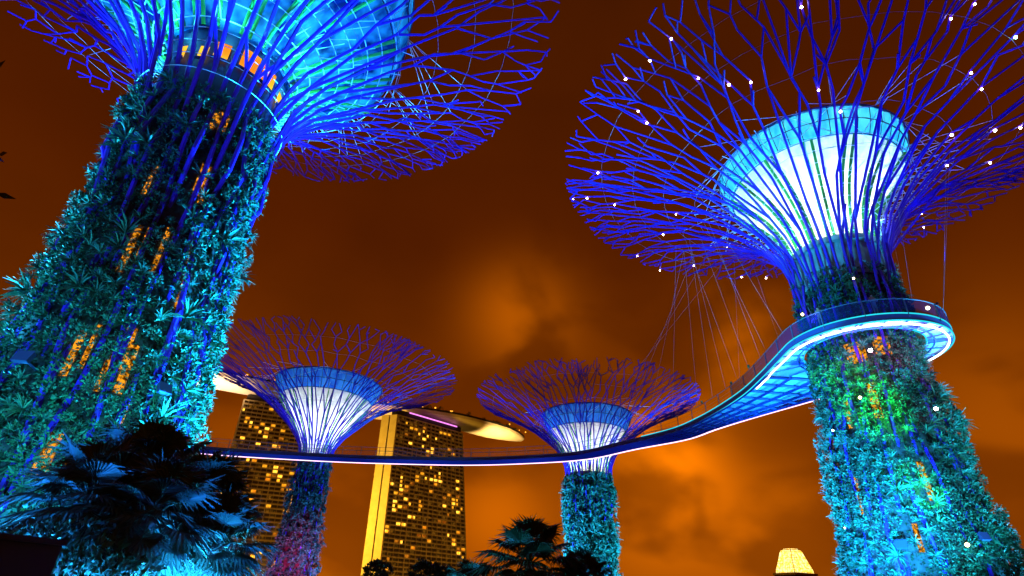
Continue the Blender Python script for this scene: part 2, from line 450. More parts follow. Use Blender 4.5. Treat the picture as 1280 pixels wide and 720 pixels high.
        rT, zT = band[-1]; f = MB(); f.lathe([(.02, zT-.3), (rT-.05, zT-.2)], 48); f.build('light_lid', M['dark'], root)  # unseen lid added to stop funnel light leaking onto the branches
        r0, z0 = funnel[0]
        if collar:                        # collar where the funnel stands on the trunk
            cl = MB(); cl.lathe([(r0-.1, ztop-1), (r0+.25, ztop), (r0+.3, z0-.5), (r0+.6, z0-.45), (r0+.6, z0), (r0+.05, z0+.05)], 40)
            for k in range(16):
                a = 2*PI*k/16; cl.box(((r0+.32)*math.cos(a), (r0+.32)*math.sin(a), z0-1.6), (.08*math.cos(a), .08*math.sin(a), 0), (-.16*math.sin(a), .16*math.cos(a), 0), (0, 0, .9))
            cl.build('collar', M['conc'], root)
        if inner:                          # hoops of wire round the funnel
            hp = MB()
            for k in range(hoops):
                t = .03 + .94*k/(hoops-1); r, z = fc(t); nn = 72
                hp.tube([((r+inner)*math.cos(2*PI*j/nn), (r+inner)*math.sin(2*PI*j/nn), z) for j in range(nn)], .034, 4, closed=True)
                for i in range(N):         # short ties from hoop to rib
                    if rnd.random() < .55:
                        # nearest flare radius at this height
                        rf = float(np.interp(z, fl.p[:, 1], fl.p[:, 0]))
                        if rf-r-inner < 4.5 and rf > r+inner:
                            a = i*dphi; b = a + rnd.uniform(-.3, .3)*dphi
                            hp.tube([((r+inner)*math.cos(b), (r+inner)*math.sin(b), z), (rf*math.cos(a), rf*math.sin(a), z+rnd.uniform(-.2, .5))], .03, 4)
            hp.build('hoops', M['white'], root)
        for k in range(tubes):             # pairs of green tubes up the funnel
            a = 2*PI*(k+.3)/tubes; t_ = MB()
            for da in (-.03, .03):
                pts = []
                for q in np.linspace(0, 1, 9):
                    r, z = fc(q); pts.append(((r+.22)*math.cos(a+da*4/(1+r*.25)), (r+.22)*math.sin(a+da*4/(1+r*.25)), z))
                t_.tube(pts, .12 if r0 > 2.7 else .09, 5)
            t_.build('funnel_tube', M['green'], root)
        sp = MB()                          # spokes of wire from the funnel rim out to the branches
        rT, zT = band[-1]
        near = [n for n, s in nodes if math.hypot(n.x, n.y) < rT+7]
        for k in range(14):
            a = 2*PI*k/14; p = Vector((rT*math.cos(a), rT*math.sin(a), zT+.1))
            cand = sorted(near, key=lambda q: (q-p).length)[:30]; rnd.shuffle(cand)
            for q in cand[:6]: sp.tube([p, q], .024, 4)
        sp.build('spoke_wires', M['white'], root)
    # ---- planting: separate tufts and bushy clumps with dark gaps between them
    n_tuft, n_clump, r_tuft, r_clump, lsize, gap = planting
    def sites(n, gap, sd):
        out = []; grid = {}; tries = 0
        while len(out) < n and tries < n*30:
            tries += 1
            ph = rnd.gauss(0, 1.15) if rnd.random() < .86 else rnd.uniform(-PI, PI); z = rnd.uniform(0, ztop+.2); rr = rt(z)
            if abs(ph) > PI: continue
            if z > bare and rnd.random() < .8: continue
            dens = mnoise.noise(Vector((ph*rr*.4+sd, z*.25, sd*3.1)))
            if dens < -.36: continue
            if any(abs((ph-op)*rr) < ow*.42 and abs(z-oz) < oh*.45 and rnd.random() < .7 for (op, oz, oh, ow) in openings): continue
            u, v = ph*rr, z; g_ = gap*(1 if dens > 0 else 1.35); c_ = (int(u//1.5), int(v//1.5)); ok = True
            for du in (-1, 0, 1):
                for dv in (-1, 0, 1):
                    for (a, b) in grid.get((c_[0]+du, c_[1]+dv), ()):
                        if (a-u)**2+(b-v)**2 < g_*g_: ok = False
            if not ok: continue
            grid.setdefault(c_, []).append((u, v)); out.append((ph+phic, z, dens))
        a = np.array(out); ph, z, dn = a[:, 0], a[:, 1], a[:, 2]
        r = np.interp(z, tz[:, 1], tz[:, 0]) - core_r + .12 + np.clip(dn+.1, 0, 1)*.8 + rng.uniform(-.05, .40, len(z))
        nor = np.stack([np.cos(ph), np.sin(ph), np.full(len(z), .1)], 1)
        return np.stack([r*np.cos(ph), r*np.sin(ph), z], 1), unit(nor)
    P, Nn = sites(n_clump, gap, seed)
    V, F = leaflets(P, Nn, rng.uniform(.55, 1.35, len(P))*r_clump, 74, lsize)
    np_mesh('climbers', V, F, M['leafB'], root)['kind'] = 'stuff'
    P, Nn = sites(n_tuft, gap*1.2, seed+.5)
    V, F = blades(P+Nn*.12, Nn, (rng.uniform(.4, 1.15, len(P))+(rng.random(len(P)) < .10)*rng.uniform(.4, 1.1, len(P)))*r_tuft, 30, .10, 1.2, .45)
    np_mesh('tufts', V, F, M['leafA'], root)['kind'] = 'stuff'
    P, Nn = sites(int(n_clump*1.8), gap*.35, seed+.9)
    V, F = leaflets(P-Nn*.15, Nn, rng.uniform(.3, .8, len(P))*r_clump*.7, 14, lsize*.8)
    np_mesh('undergrowth', V, F, M['leafC'], root)['kind'] = 'stuff'  # inner leaf layer coloured dark to deepen the gaps' shade
    root_nodes = [(Vector((X0, Y0, 0))+n, s) for n, s in nodes]
    return root, rt, root_nodes, srf, fl

# right tree, 42 m, circled by the walkway
RX, RY = 27.3, 39.5
tree_r, rt_r, nodes_r, srf_r, fl_r = supertree(
    'tall supertree circled by the skywalk, white funnel, star lamps dotted over its branches', (RX, RY),
    [(5.1, 0), (4.75, 5), (4.3, 9), (3.9, 14), (3.6, 19), (3.6, 25.5)],
    [(3.6, 25.5), (3.9, 28), (5.2, 30.8), (7.7, 33.6), (11.3, 36), (15.3, 37.9), (19, 39.1), (22.8, 39.9)],
    41, 3, [(2.9, 28.6), (3.5, 31), (4.8, 33.4), (7.0, 35.8)], [(7.0, 35.8), (7.6, 37.0), (7.9, 38.3)], 0, M['funnel'], M['band'],
    (850, 1700, .52, .46, .16, .54), .125, .068, (.14, .30, .22, .36), inner=.55, tubes=14, hoops=9,
    bare=21.3, openings=[(-.15, 18.7, 1.6, 1.3), (.42, 19.0, 1.4, 1.1), (-.05, 15.0, 2.6, .5), (-.62, 14.4, 2.0, .35), (.35, 9.5, 2.4, .35), (-.75, 9.0, 2.4, .3), (.0, 6.2, 1.6, .3), (-.2, 27, 1.2, .9)])

# left tree, 50 m, with the rooftop bar in its crown
LX, LY = -18.6, 24.8
tree_l, rt_l, nodes_l, srf_l, fl_l = supertree(
    'tallest supertree, leaning over the palms, with a glazed drum and orange windows in its crown', (LX, LY),
    [(5.0, 0), (4.65, 4), (4.4, 9), (4.15, 14), (3.95, 19), (3.75, 25.5)],
    [(3.75, 25.5), (4.25, 28), (5.7, 30.6), (8.3, 33.3), (11.9, 36), (15.2, 37.8), (18.4, 39.2), (21.2, 40.0)],
    39, 5, [(3.45, 30.6), (4.5, 32.0), (6.8, 33.8), (9.6, 35.6)], [(9.6, 35.6), (10.3, 37.6), (10.4, 41)], 0, M['bluefunnel'], M['bluefunnel'],
    (1900, 1600, .54, .43, .15, .55), .135, .055, (.16, .32, .24, .38), inner=.5, tubes=18, hoops=8, core_r=.75, collar=False,
    openings=[(.16, 24.6, 1.6, .6), (.03, 24.2, 1.2, .3), (.2, 20.3, 2.0, .5), (.28, 19.6, 1.4, .25), (-.45, 19.3, 1.8, .22), (-.30, 15.3, 2.6, .28), (-.18, 15.6, 2.0, .16), (.04, 15.6, 2.6, .2), (.46, 14.2, 2.2, .22),
              (.38, 16.6, 2.2, .2), (.06, 10.6, 2.0, .55), (.17, 9.8, 2.2, .35), (-.02, 9.3, 1.4, .2), (-.36, 10.0, 2.0, .28), (-.24, 10.4, 2.0, .18), (-.19, 6.0, 1.6, .5), (.02, 5.6, 1.4, .3), (.30, 7.6, 1.6, .2)])

# tree in the middle of the walkway's curve
T3 = (13.6, 93.5)
tree_3, rt_3, nodes_3, srf_3, fl_3 = supertree(
    'shorter supertree behind the middle of the skywalk, slim leafy trunk, above the dark fan palms', T3,
    [(3.5, 0), (3.4, 6), (3.4, 12), (3.45, 17), (3.4, 20)],
    [(3.4, 20), (3.75, 22), (5.0, 24.6), (7.6, 27), (11, 29.4), (15, 31.6), (19, 33.4)],
    38, 8, [(2.6, 20.8), (3.2, 22.6), (4.4, 25), (6.3, 27.6)], [(6.3, 27.6), (7.0, 29.0), (7.6, 30.5)], 0, M['funnel'], M['bandblue'],
    (300, 700, .9, .55, .30, .62), .115, .062, (.18, .30, .24), inner=.4, tubes=14, hoops=8, core_r=.4)

# tree beside the left tree
T2 = (-31.4, 95)
tree_2, rt_2, nodes_2, srf_2, fl_2 = supertree(
    'supertree with a red and blue lit trunk, in front of the left hotel tower', T2,
    [(3.5, 0), (3.0, 5), (2.6, 12), (2.25, 18), (2.3, 21.5)],
    [(2.3, 21.5), (3.0, 24), (5.2, 27), (8.4, 30), (12.6, 32.8), (17.4, 35.2), (22.3, 37)],
    40, 12, [(2.0, 22.2), (3.1, 25), (5.2, 28.2), (7.6, 31.6)], [(7.6, 31.6), (8.4, 33.2), (9.1, 34.6)], 0, M['funnel'], M['bandblue'],
    (160, 330, .9, .55, .30, .85), .115, .062, (.18, .30, .24), inner=.4, tubes=14, hoops=8, core_r=.3)

# bands of windows and the solid core between trunk and drum of the left tree
cw = MB(); cw.lathe([(3.2, 25), (3.35, 31.2)], 48); cw.build('bar_core', M['navy'], tree_l, True)
phl = math.atan2(-LY, -LX)
hp = MB()
for z in (26.6, 27.7, 28.8, 29.9):
    hp.tube([(4.05*math.cos(w), 4.05*math.sin(w), z) for w in np.linspace(0, 2*PI, 64, endpoint=False)], .03, 4, closed=True)
hp.build('hoops', M['white'], tree_l)
for a, w, z0, z1 in ((.20, .30, 28.4, 30.0), (.58, .30, 28.5, 29.9), (1.02, .18, 28.4, 29.4), (-.24, .22, 28.3, 29.6), (-.50, .14, 28.0, 29.0), (-.85, .12, 28.0, 29.0)):
    w_ = MB(); w_.lathe([(3.43, z0), (3.46, z1)], 5, phl+a-w/2, phl+a+w/2); wo = w_.build('bar_window', M['window'], tree_l)
    w_ = MB(); w_.lathe([(3.46, z0-.12), (3.55, z0), (3.55, z0+.06)], 5, phl+a-w/2-.02, phl+a+w/2+.02); w_.build('sill', M['navy'], wo)

# ------------------------------------------------------------------ small floodlight boxes fixed to the trunks
def trunk_point(x, y, X0, Y0, rt, off):
    k = direction(x, y); o = Vector((0, 0, 1.7)); t = 5
    while t < 120:
        p = o+k*t
        if math.hypot(p.x-X0, p.y-Y0) < rt(p.z)+off and p.z > 0: return p
        t += .05
    return None
def flood_box(root, X0, Y0, rt, x, y, s):
    p = trunk_point(x, y, X0, Y0, rt, .45) ; n = Vector((p.x-X0, p.y-Y0, 0)).normalized(); t = Vector((-n.y, n.x, 0)); u = Vector((0, 0, 1))
    n2 = (n*.9+u*.4).normalized(); u2 = t.cross(n2)*-1
    q = p-Vector((X0, Y0, 0)); b = MB()
    b.box(q, t*s*.5, u2*s*.42, n2*s*.16); b.box(q+n2*s*.2, t*s*.54, u2*s*.46, n2*s*.03)
    b.tube([q-n2*s*.16, q-n*1.0-u*.2], .05, 5)
    b.build('floodlight', mat('flood housing', (.025, .035, .11), .6), root)
for x, y, s in ((30, 447, .55), (205, 486, .5)): flood_box(tree_l, LX, LY, rt_l, x, y, s)
for x, y, s in ((1230, 671, .5), (1127, 681, .55)): flood_box(tree_r, RX, RY, rt_r, x, y, s)

# star lamps on the right tree
def nearest_node(x, y, nodes):
    k = direction(x, y); best = None; bd = 9
    for n, s in nodes:
        v = n-Vector((0, 0, 1.7)); d = v.cross(k).length/v.length
        if s > .25 and d < bd: bd = d; best = n
    return best
used = set()
for i, (x, y) in enumerate(((820,68),(840,60),(771,94),(856,105),(920,82),(937,90),(796,133),(807,152),(1013,105),(1017,3),(1183,28),(1212,6),(1270,15),(1270,44),
        (1214,76),(1222,119),(1195,150),(1243,163),(1277,150),(1059,135),(750,215),(719,243),(737,251),(764,251),(839,266),(801,319),(820,341),(833,292),(868,332),
        (929,348),(955,353),(1175,202),(1236,197),(1145,266),(1149,285),(1111,278),(1105,300),(914,303))):
    n = nearest_node(x, y, nodes_r); key = tuple(round(c, 2) for c in n)
    if key in used: continue
    used.add(key)
    b = MB(); b.ball(n-Vector((RX, RY, .22)), (.095 if y < 200 else .075)*random.uniform(.75, 1.15)); b.build('star_lamp', M['lampg'] if (x, y) == (1270, 44) else M['lampw'], tree_r)
for x, y, m, r in ((1088, 438, 'lampw', .13), (1170, 511, 'lampw', .11), (1209, 681, 'lampy', .11), (1041, 538, 'lampg', .07), (1003, 393, 'lampy', .11), (1056, 660, 'lampy', .05), (1075, 497, 'lampy', .1), (1067, 348, 'lampy', .08)):
    p = trunk_point(x, y, RX, RY, rt_r, .7); b = MB(); b.ball(p-Vector((RX, RY, 0)), r); b.build('trunk_lamp', M[m], tree_r)

# ------------------------------------------------------------------ skywalk
ZD = 20.0
near_far = [((21.9, 45), (31.2, 45.5)), ((22.0, 49.7), (28.6, 50.6)), ((21.5, 54.6), (25.4, 56.4)), ((20.5, 59.5), (23.2, 61)), ((18.9, 63.8), (21.3, 65.6))]
mid = [(15.7, 70.2), (10.4, 76.7), (2.8, 80.5), (-6.2, 83.2), (-18, 84.3), (-27.6, 84.4), (-42.5, 83.0), (-58, 78.5), (-72, 71)]
NF = [np.array([*a, *b]) for a, b in near_far]
for k, m_ in enumerate(mid):
    a = np.array(mid[k-1]) if k else np.array([20.1, 64.7]); b = np.array(mid[min(k+1, len(mid)-1)]); t = (b-a)/np.linalg.norm(b-a); nrm = np.array([t[1], -t[0]])*-1
    m2 = np.array(m_); lo, hi = m2-nrm*1.15, m2+nrm*1.15
    # near edge = the side towards the viewer
    if np.linalg.norm(lo) > np.linalg.norm(hi): lo, hi = hi, lo
    NF.append(np.array([*lo, *hi]))
edge = catmull(NF, 10)                    # rows of near x,y / far x,y
walk = thing('skywalk', 'curved blue-lit aerial walkway with a railing, strung between the supertrees', 'walkway', (0, 0, 0))
sof, bm_ = MB(), MB()
cum = np.r_[0, np.cumsum(np.linalg.norm(np.diff((edge[:, :2]+edge[:, 2:])/2, axis=0), axis=1))]
Ltot = cum[-1]
def row(d): return np.array([np.interp(d, cum, edge[:, k]) for k in range(4)])
ds = np.arange(0, Ltot, 1.0)
rows = [row(d) for d in ds]
def p3(x, y, z): return Vector((x, y, z))
for a, b in zip(rows[:-1], rows[1:]):
    for z, flip in ((ZD-.02, 1), (ZD+.22, 0)):
        q = [p3(a[0], a[1], z), p3(a[2], a[3], z), p3(b[2], b[3], z), p3(b[0], b[1], z)]
        sof.quad(*(q[::-1] if flip else q))
# ring platform about the right trunk
C = Vector((RX, RY, 0)); RI, RO_ = 4.15, 5.75
circ = [(RX+RO_*math.cos(w), RY+RO_*math.sin(w)) for w in np.linspace(0, 2*PI, 180)]
hullp = circ + [tuple(near_far[0][0]), tuple(near_far[0][1])]
def hull(pts):
    pts = sorted(set(pts)); 
    def half(ps):
        h = []
        for p in ps:
            while len(h) > 1 and (h[-1][0]-h[-2][0])*(p[1]-h[-2][1])-(h[-1][1]-h[-2][1])*(p[0]-h[-2][0]) <= 0: h.pop()
            h.append(p)
        return h
    a = half(pts); b = half(pts[::-1]); return a[:-1]+b[:-1]
H = hull(hullp)
def hull_r(w):
    d = (math.cos(w), math.sin(w)); best = 0
    for (x0, y0), (x1, y1) in zip(H, H[1:]+H[:1]):
        ex, ey = x1-x0, y1-y0; den = d[0]*ey-d[1]*ex
        if abs(den) < 1e-9: continue
        t = ((x0-RX)*ey-(y0-RY)*ex)/den; u = ((x0-RX)*d[1]-(y0-RY)*d[0])/den
        if t > 0 and -1e-6 <= u <= 1+1e-6: best = max(best, t)
    return best
NW = 120; ang = [2*PI*k/NW for k in range(NW)]; outr = [hull_r(w) for w in ang]
def rp(k, r, z): w = ang[k % NW]; return p3(RX+r*math.cos(w), RY+r*math.sin(w), z)
for k in range(NW):
    r0, r1 = outr[k], outr[(k+1) % NW]
    for z, flip in ((ZD-.02, 1), (ZD+.22, 0)):
        q = [rp(k, RI, z), rp(k, r0, z), rp(k+1, r1, z), rp(k+1, RI, z)]
        sof.quad(*(q if not flip else q[::-1]))
    sof.quad(rp(k, RI, ZD-.02), rp(k, RI, ZD+.22), rp(k+1, RI, ZD+.22), rp(k+1, RI, ZD-.02))
sof.build('deck', M['deck'], walk)
# beams below the deck: cross beams and stringers
for d in np.arange(.5, Ltot, 1.9):
    r = row(d); bm_.tube([p3(r[0], r[1], ZD-.2), p3(r[2], r[3], ZD-.2)], .13, 4)
for fr in (.02, .26, .5, .74, .98):
    bm_.tube([p3(*(r[:2]*(1-fr)+r[2:]*fr), ZD-.3) for r in rows], .14, 4)
for k in range(0, NW, 5):
    bm_.tube([rp(k, RI+.05, ZD-.2), rp(k, outr[k]-.1, ZD-.2)], .07, 4)
for k in range(2, NW, 15):
    for o_ in (0, 1): bm_.tube([rp(k+o_, RI+.05, ZD-.22), rp(k+2+o_, outr[(k+2+o_) % NW]-.1, ZD-.22)], .06, 4)
bm_.tube([rp(k, RI+.45, ZD-.26) for k in range(NW)], .07, 4, closed=True)
bm_.build('beams', M['beam'], walk)
# edges: continuous line of the outer boundary near side (ring from far side right round to the near edge, then along)
ringpts = []
for k in range(NW):
    w = ang[k]
    if not (p3(RX+outr[k]*math.cos(w), RY+outr[k]*math.sin(w), 0).y > 44.5): ringpts.append(k)
# order ring indices so the gap (towards the walkway) is at the ends
st = next(k for k in range(NW) if k in ringpts and (k-1) % NW not in ringpts)
order = [(st+i) % NW for i in range(NW) if (st+i) % NW in ringpts]
outer = [Vector((rp(k, outr[k], 0).x, rp(k, outr[k], 0).y, 0)) for k in order]
if (outer[-1]-Vector((21.9, 45, 0))).length > (outer[0]-Vector((21.9, 45, 0))).length: outer = outer[::-1]
near_line = outer + [p3(r[0], r[1], 0) for r in rows]
far_line = [p3(r[2], r[3], 0) for r in rows]
up = lambda z: Vector((0, 0, z))
for ln in (near_line, far_line):
    fas = MB()
    for a, b in zip(ln[:-1], ln[1:]): fas.quad(a+up(ZD-.24), b+up(ZD-.24), b+up(ZD+.20), a+up(ZD+.20))
    fas.build('fascia', M['fascia'], walk)
def off(line, c, dz):                      # a line offset a little outward / inward and raised
    return [p+up(dz) for p in line]
nl = len(outer)
e1 = MB(); e1.tube(off(near_line[:nl+26], 0, ZD+.25), .055, 5); e1.tube(off(near_line[:nl+16], 0, ZD-.29), .05, 5); e1.build('edge_light', M['cyan'], walk)
e2 = MB(); e2.tube([rp(k, RI-.02, ZD-.1) for k in range(NW)], .05, 5, closed=True); e2.build('inner_edge_light', M['cyan'], walk)
e3 = MB(); e3.tube([p+(C-Vector((p.x, p.y, 0))).normalized()*.32+up(ZD-.42) for p in outer[4:]]+[near_line[nl+k]+Vector((.35, 0, ZD-.42)) for k in range(0, 4)], .065, 6); e3.build('ring_light_strip', M['ringstrip'], walk)
e4 = MB(); e4.tube(off(far_line, 0, ZD-.36), .12, 5); e4.build('light_strip', M['strip'], walk)
# railings
rl = MB()
for h in (1.38,): 
    rl.tube(off(near_line, 0, ZD+h), .035, 5); rl.tube(off(far_line, 0, ZD+h), .035, 5)
for h in (.55, .9):
    rl.tube(off(near_line[nl:], 0, ZD+h), .012, 4); rl.tube(off(far_line, 0, ZD+h), .012, 4)
rl.build('railing', mat('railing steel', (.12, .16, .16), .4), walk)
gl = MB()
for a, b in zip(near_line[:nl+6:3], near_line[3:nl+9:3]): gl.quad(a+up(ZD+.32), b+up(ZD+.32), b+up(ZD+1.32), a+up(ZD+1.32))
gl.build('glass_panel', M['glass'], walk)
pb = MB(); pb.box((0, 0, .66), (.03, 0, 0), (0, .05, 0), (0, 0, .70)); pb.box((0, 0, 1.33), (.045, 0, 0), (0, .07, 0), (0, 0, .05))
post0 = pb.build('railing_post', mat('post steel', (.10, .12, .16), .4), walk)
def resample(line, step):
    P = np.array([tuple(p) for p in line]); c = np.r_[0, np.cumsum(np.linalg.norm(np.diff(P, axis=0), axis=1))]
    return [Vector([np.interp(d, c, P[:, k]) for k in range(3)]) for d in np.arange(.6, c[-1], step)]
posts = resample(near_line, 2.7)[:60] + resample(far_line, 2.9)[:39]
for k, p in enumerate(posts):
    o = post0 if k == 0 else post0.copy()
    if k: COL.objects.link(o); o.parent = walk
    o.location = p+up(ZD+.02)
# little beacons on two posts, as seen above the near railing
for x in ((21.9, 47.6), (21.9, 52.0), (20.9, 58.0)):
    b = MB(); b.box((x[0], x[1], ZD+1.62), (.08, 0, 0), (0, .08, 0), (0, 0, .13)); b.tube([(x[0], x[1], ZD+1.36), (x[0], x[1], ZD+1.5)], .03, 5)
    b.build('post_beacon', mat('beacon green', (.05, .25, .12), .4), walk)
b = MB(); b.ball((29.3, 34.35, ZD+1.05), .14); b.build('ring_lamp', M['lampy'], walk)
# suspension cables
def cable(a, b):
    m = MB(); m.tube([a, b], .010, 4); m.build('cable', M['wire'], walk)
cn = sorted([n for n, s in nodes_r if .38 < s < .82], key=lambda n: n.x)
def anchor(p, spread, k):
    c = sorted(cn, key=lambda n: (Vector((n.x, n.y, 0))-Vector((p.x, p.y, 0))).length)
    return c[k % 5]
def turned(v, a): return Vector((v.x*math.cos(a)-v.y*math.sin(a), v.x*math.sin(a)+v.y*math.cos(a), 0))
for k, r in enumerate(rows[0:18:3]):
    v = Vector((r[0], r[1], 0)); w = Vector((r[2], r[3], 0))
    cable(v+up(ZD+1.38), anchor(C+turned((v-C).normalized(), .42-.05*k)*(9+1.5*k), 0, 0))
    if k % 2 == 0: cable(w+up(ZD+.3), anchor(C+turned((w-C).normalized(), .10-.04*k)*(11+1.2*k), 0, 0))
for k in range(0, nl, 11):
    p = outer[k]; dirn = (p-C).normalized()
    cable(p+up(ZD+1.25), anchor(C+dirn*8.6, 0, k))
for k, r in enumerate(rows[20:38:4]):       # long stays to the far side of the crown
    v = Vector((r[0], r[1], 0)); cable(v+up(ZD+1.38), anchor(C+Vector((-9+1.6*k, 14+.8*k, 0)), 0, 0))

# ------------------------------------------------------------------ people on the ring
def person(label, x, y, face, shirt, h=1.68):
    z = ZD+.24; root = thing('person', label, 'person', (x, y, z), face, 'visitors on the skywalk')
    me = bpy.data.meshes.new('body'); k = h/1.7
    v = [(0,0,.92),(0,0,1.15),(0,0,1.36),(0,0,1.48),(0,.02,1.56),(0,.03,1.66),(.09,0,.88),(.10,.02,.48),(.10,-.02,.06),(.10,.12,.03),(-.09,0,.88),(-.11,.03,.48),(-.10,-.01,.06),(-.10,.13,.03),
         (.19,0,1.38),(.25,.04,1.10),(.18,.26,1.08),(-.19,0,1.38),(-.25,.04,1.10),(-.18,.26,1.08)]
    e = [(0,1),(1,2),(2,3),(3,4),(4,5),(0,6),(6,7),(7,8),(8,9),(0,10),(10,11),(11,12),(12,13),(2,14),(14,15),(15,16),(2,17),(17,18),(18,19)]
    rr = [.15,.14,.15,.06,.085,.08,.09,.065,.045,.035,.09,.065,.045,.035,.06,.045,.035,.06,.045,.035]
    me.from_pydata([(a*k, b*k, c*k) for a, b, c in v], e, [])
    o = bpy.data.objects.new('body', me); COL.objects.link(o); o.parent = root
    sk = o.modifiers.new('skin', 'SKIN'); ss = o.modifiers.new('sub', 'SUBSURF'); ss.levels = ss.render_levels = 1
    for i, q in enumerate(me.skin_vertices[0].data): q.radius = (rr[i]*k, rr[i]*k*.85); q.use_root = (i == 0)
    me.materials.append(mat('clothes', shirt, .8))
    hb = MB(); hb.ball((0, .0, 1.655*k), .105*k, 10, 6); hb.build('hair', mat('dark hair', (.015, .012, .01), .6), root)
person('person in a grey top standing at the glass near the middle of the ring platform', 25.45, 34.25, PI, (.30, .30, .33))
person('person in a red top at the right end of the ring platform', 30.75, 35.1, PI+.6, (.45, .05, .05))
person('person in a tan top at the left end of the ring platform', 22.75, 36.45, PI-.7, (.40, .28, .16))

# ------------------------------------------------------------------ hotel towers and the deck across them
def hotel(label, A, e, H, top, bot, depth, floors, bays, nlit, seed, splay):
    """A base corner; e along the facade; top/bot = (start, end) along e at roof and ground."""
    rnd = random.Random(seed); root = thing('hotel_tower', label, 'hotel', (A[0], A[1], 0), math.atan2(e[1], e[0]), 'hotel towers behind the grove')
    def X(f, t): z = f; u = z/H; a = bot[0]+(top[0]-bot[0])*u; b = bot[1]+(top[1]-bot[1])*u; return a+(b-a)*t
    body = MB()
    def C8(z): return [(X(z, 0), 0, z), (X(z, 1), 0, z), (X(z, 1), depth, z), (X(z, 0), depth, z)]
    lo, hi = C8(0), C8(H)
    for k in range(1, 4): body.quad(lo[k], lo[(k+1) % 4], hi[(k+1) % 4], hi[k])
    body.quad(*hi)
    body.quad((X(0, 0), 1.6, 0), (X(0, 1), 1.6, 0), (X(H, 1), 1.6, H), (X(H, 0), 1.6, H))   # glazing line, set back behind the balconies
    body.build('wall', noisy(mat('dark glazing', (.05, .04, .03), .25), .12, (.035, .028, .02), (.07, .05, .035)), root)
    fr = MB()
    fh = H/floors
    for f in range(floors+1):
        z = f*fh; fr.box(((X(z, 0)+X(z, 1))/2, .75, z), ((X(z, 1)-X(z, 0))/2, 0, 0), (0, .8, 0), (0, 0, .5))
        if f < floors: fr.box(((X(z, 0)+X(z, 1))/2, .02, z+.85), ((X(z, 1)-X(z, 0))/2, 0, 0), (0, .04, 0), (0, 0, .10))
    for b in range(bays+1):
        t = b/bays; w = .16 if b % 4 else .4
        a0, a1 = X(0, t), X(H, t); fr.quad((a0-w, -.06, 0), (a0+w, -.06, 0), (a1+w, -.06, H), (a1-w, -.06, H))
        fr.quad((a0-w, 1.5, 0), (a0-w, -.06, 0), (a1-w, -.06, H), (a1-w, 1.5, H)); fr.quad((a0+w, -.06, 0), (a0+w, 1.5, 0), (a1+w, 1.5, H), (a1+w, -.06, H))
    fr.build('balconies', noisy(mat('balcony concrete', (.5, .4, .22), .8), .3, (.42, .33, .16), (.6, .48, .26)), root)
    # lit rooms
    mats = [M['win_a'], M['win_a'], M['win_b'], M['win_b'], M['win_c']]; cells = set(); cl = []
    while len(cells) < nlit:
        if cl and rnd.random() < .45:
            f, b = rnd.choice(cl); f += rnd.choice((-1, 0, 1)); b += rnd.choice((-1, 0, 1))
        else: f, b = int((rnd.random()**.8)*floors), rnd.randrange(bays)
        if 5 < f < floors-1 and 0 <= b < bays and (f, b) not in cells: cells.add((f, b)); cl.append((f, b))
    fst = True
    for f, b in sorted(cells):
        z0 = f*fh+.45; z1 = (f+1)*fh-.5; a = X(z0, (b+.10)/bays); c = X(z0, (b+rnd.choice((.6, .9, .9)))/bays); m = MB()
        m.quad((a, 1.45, z0), (c, 1.45, z0), (c, 1.45, z1), (a, 1.45, z1)); m.build('lit_window', rnd.choice(mats), root)
    dm = MB()
    for _ in range(150):
        f, b = rnd.randrange(5, floors), rnd.randrange(bays)
        if (f, b) in cells: continue
        cells.add((f, b)); z0 = f*fh+.6; z1 = (f+1)*fh-.6; a = X(z0, (b+.2)/bays); c = X(z0, (b+.8)/bays)
        dm.quad((a, 1.45, z0), (c, 1.45, z0), (c, 1.45, z1), (a, 1.45, z1))
    dm.build('dim_windows', M['win_d'], root)['kind'] = 'stuff'
    # end wall: two splayed legs with a dark seam
    ew = MB(); g0, gap = splay
    for s0, s1 in ((0, .44), (.52, 1)):
        y0, y1 = depth*s0, depth*s1
        k0, k1 = -g0*s0, -g0*s1
        P = [(X(0, 0)+k0-.3, y0, 0), (X(0, 0)+k1-.3, y1, 0), (X(H, 0)+k1*.9-.3, y1, H), (X(H, 0)+k0*.9-.3, y0, H)]
        Q = [(p[0]+1.4, p[1], p[2]) for p in P]
        ew.quad(P[0], P[3], P[2], P[1]); ew.quad(*Q)
        for i in range(4): ew.quad(P[i], P[(i+1) % 4], Q[(i+1) % 4], Q[i])
    ew.build('end_wall', noisy(mat('pale end wall', (.55, .5, .4), .7), .2, (.5, .45, .36), (.6, .55, .45)), root)
    pr = MB(); pr.box(((X(H, 0)+X(H, 1))/2, depth*.5, H+3), ((X(H, 1)-X(H, 0))/2-2, 0, 0), (0, depth*.42, 0), (0, 0, 3)); pr.build('plant_storey', M['dark'], root)
    return root
M['win_a'] = mottled_glow('bright amber room', (.9, .30, .01), (1.0, .56, .05), 2.4, .35)
M['win_b'] = mottled_glow('amber room', (.7, .18, .005), (1.0, .42, .015), 1.3, .4)
M['win_d'] = mottled_glow('curtained room', (.03, .012, .001), (.16, .06, .004), 1.0, .4)
M['win_c'] = mottled_glow('dim amber room', (.22, .05, .002), (.62, .19, .008), 1.0, .4)
E1 = np.array([65.5, 64]); E1 = E1/np.linalg.norm(E1)
hotel('hotel tower with a golden lit end wall and scattered amber windows', (-112.5, 559), E1, 168, (2, 90), (6.5, 114), 15, 44, 16, 99, 4, (9, .08))
E2 = np.array([math.cos(R(22)), math.sin(R(22))])
hotel('hotel tower half hidden behind the red and blue lit supertree trunk', (-255.5, 531), E2, 168, (0, 76), (2, 88), 24, 44, 16, 99, 9, (0, .08))

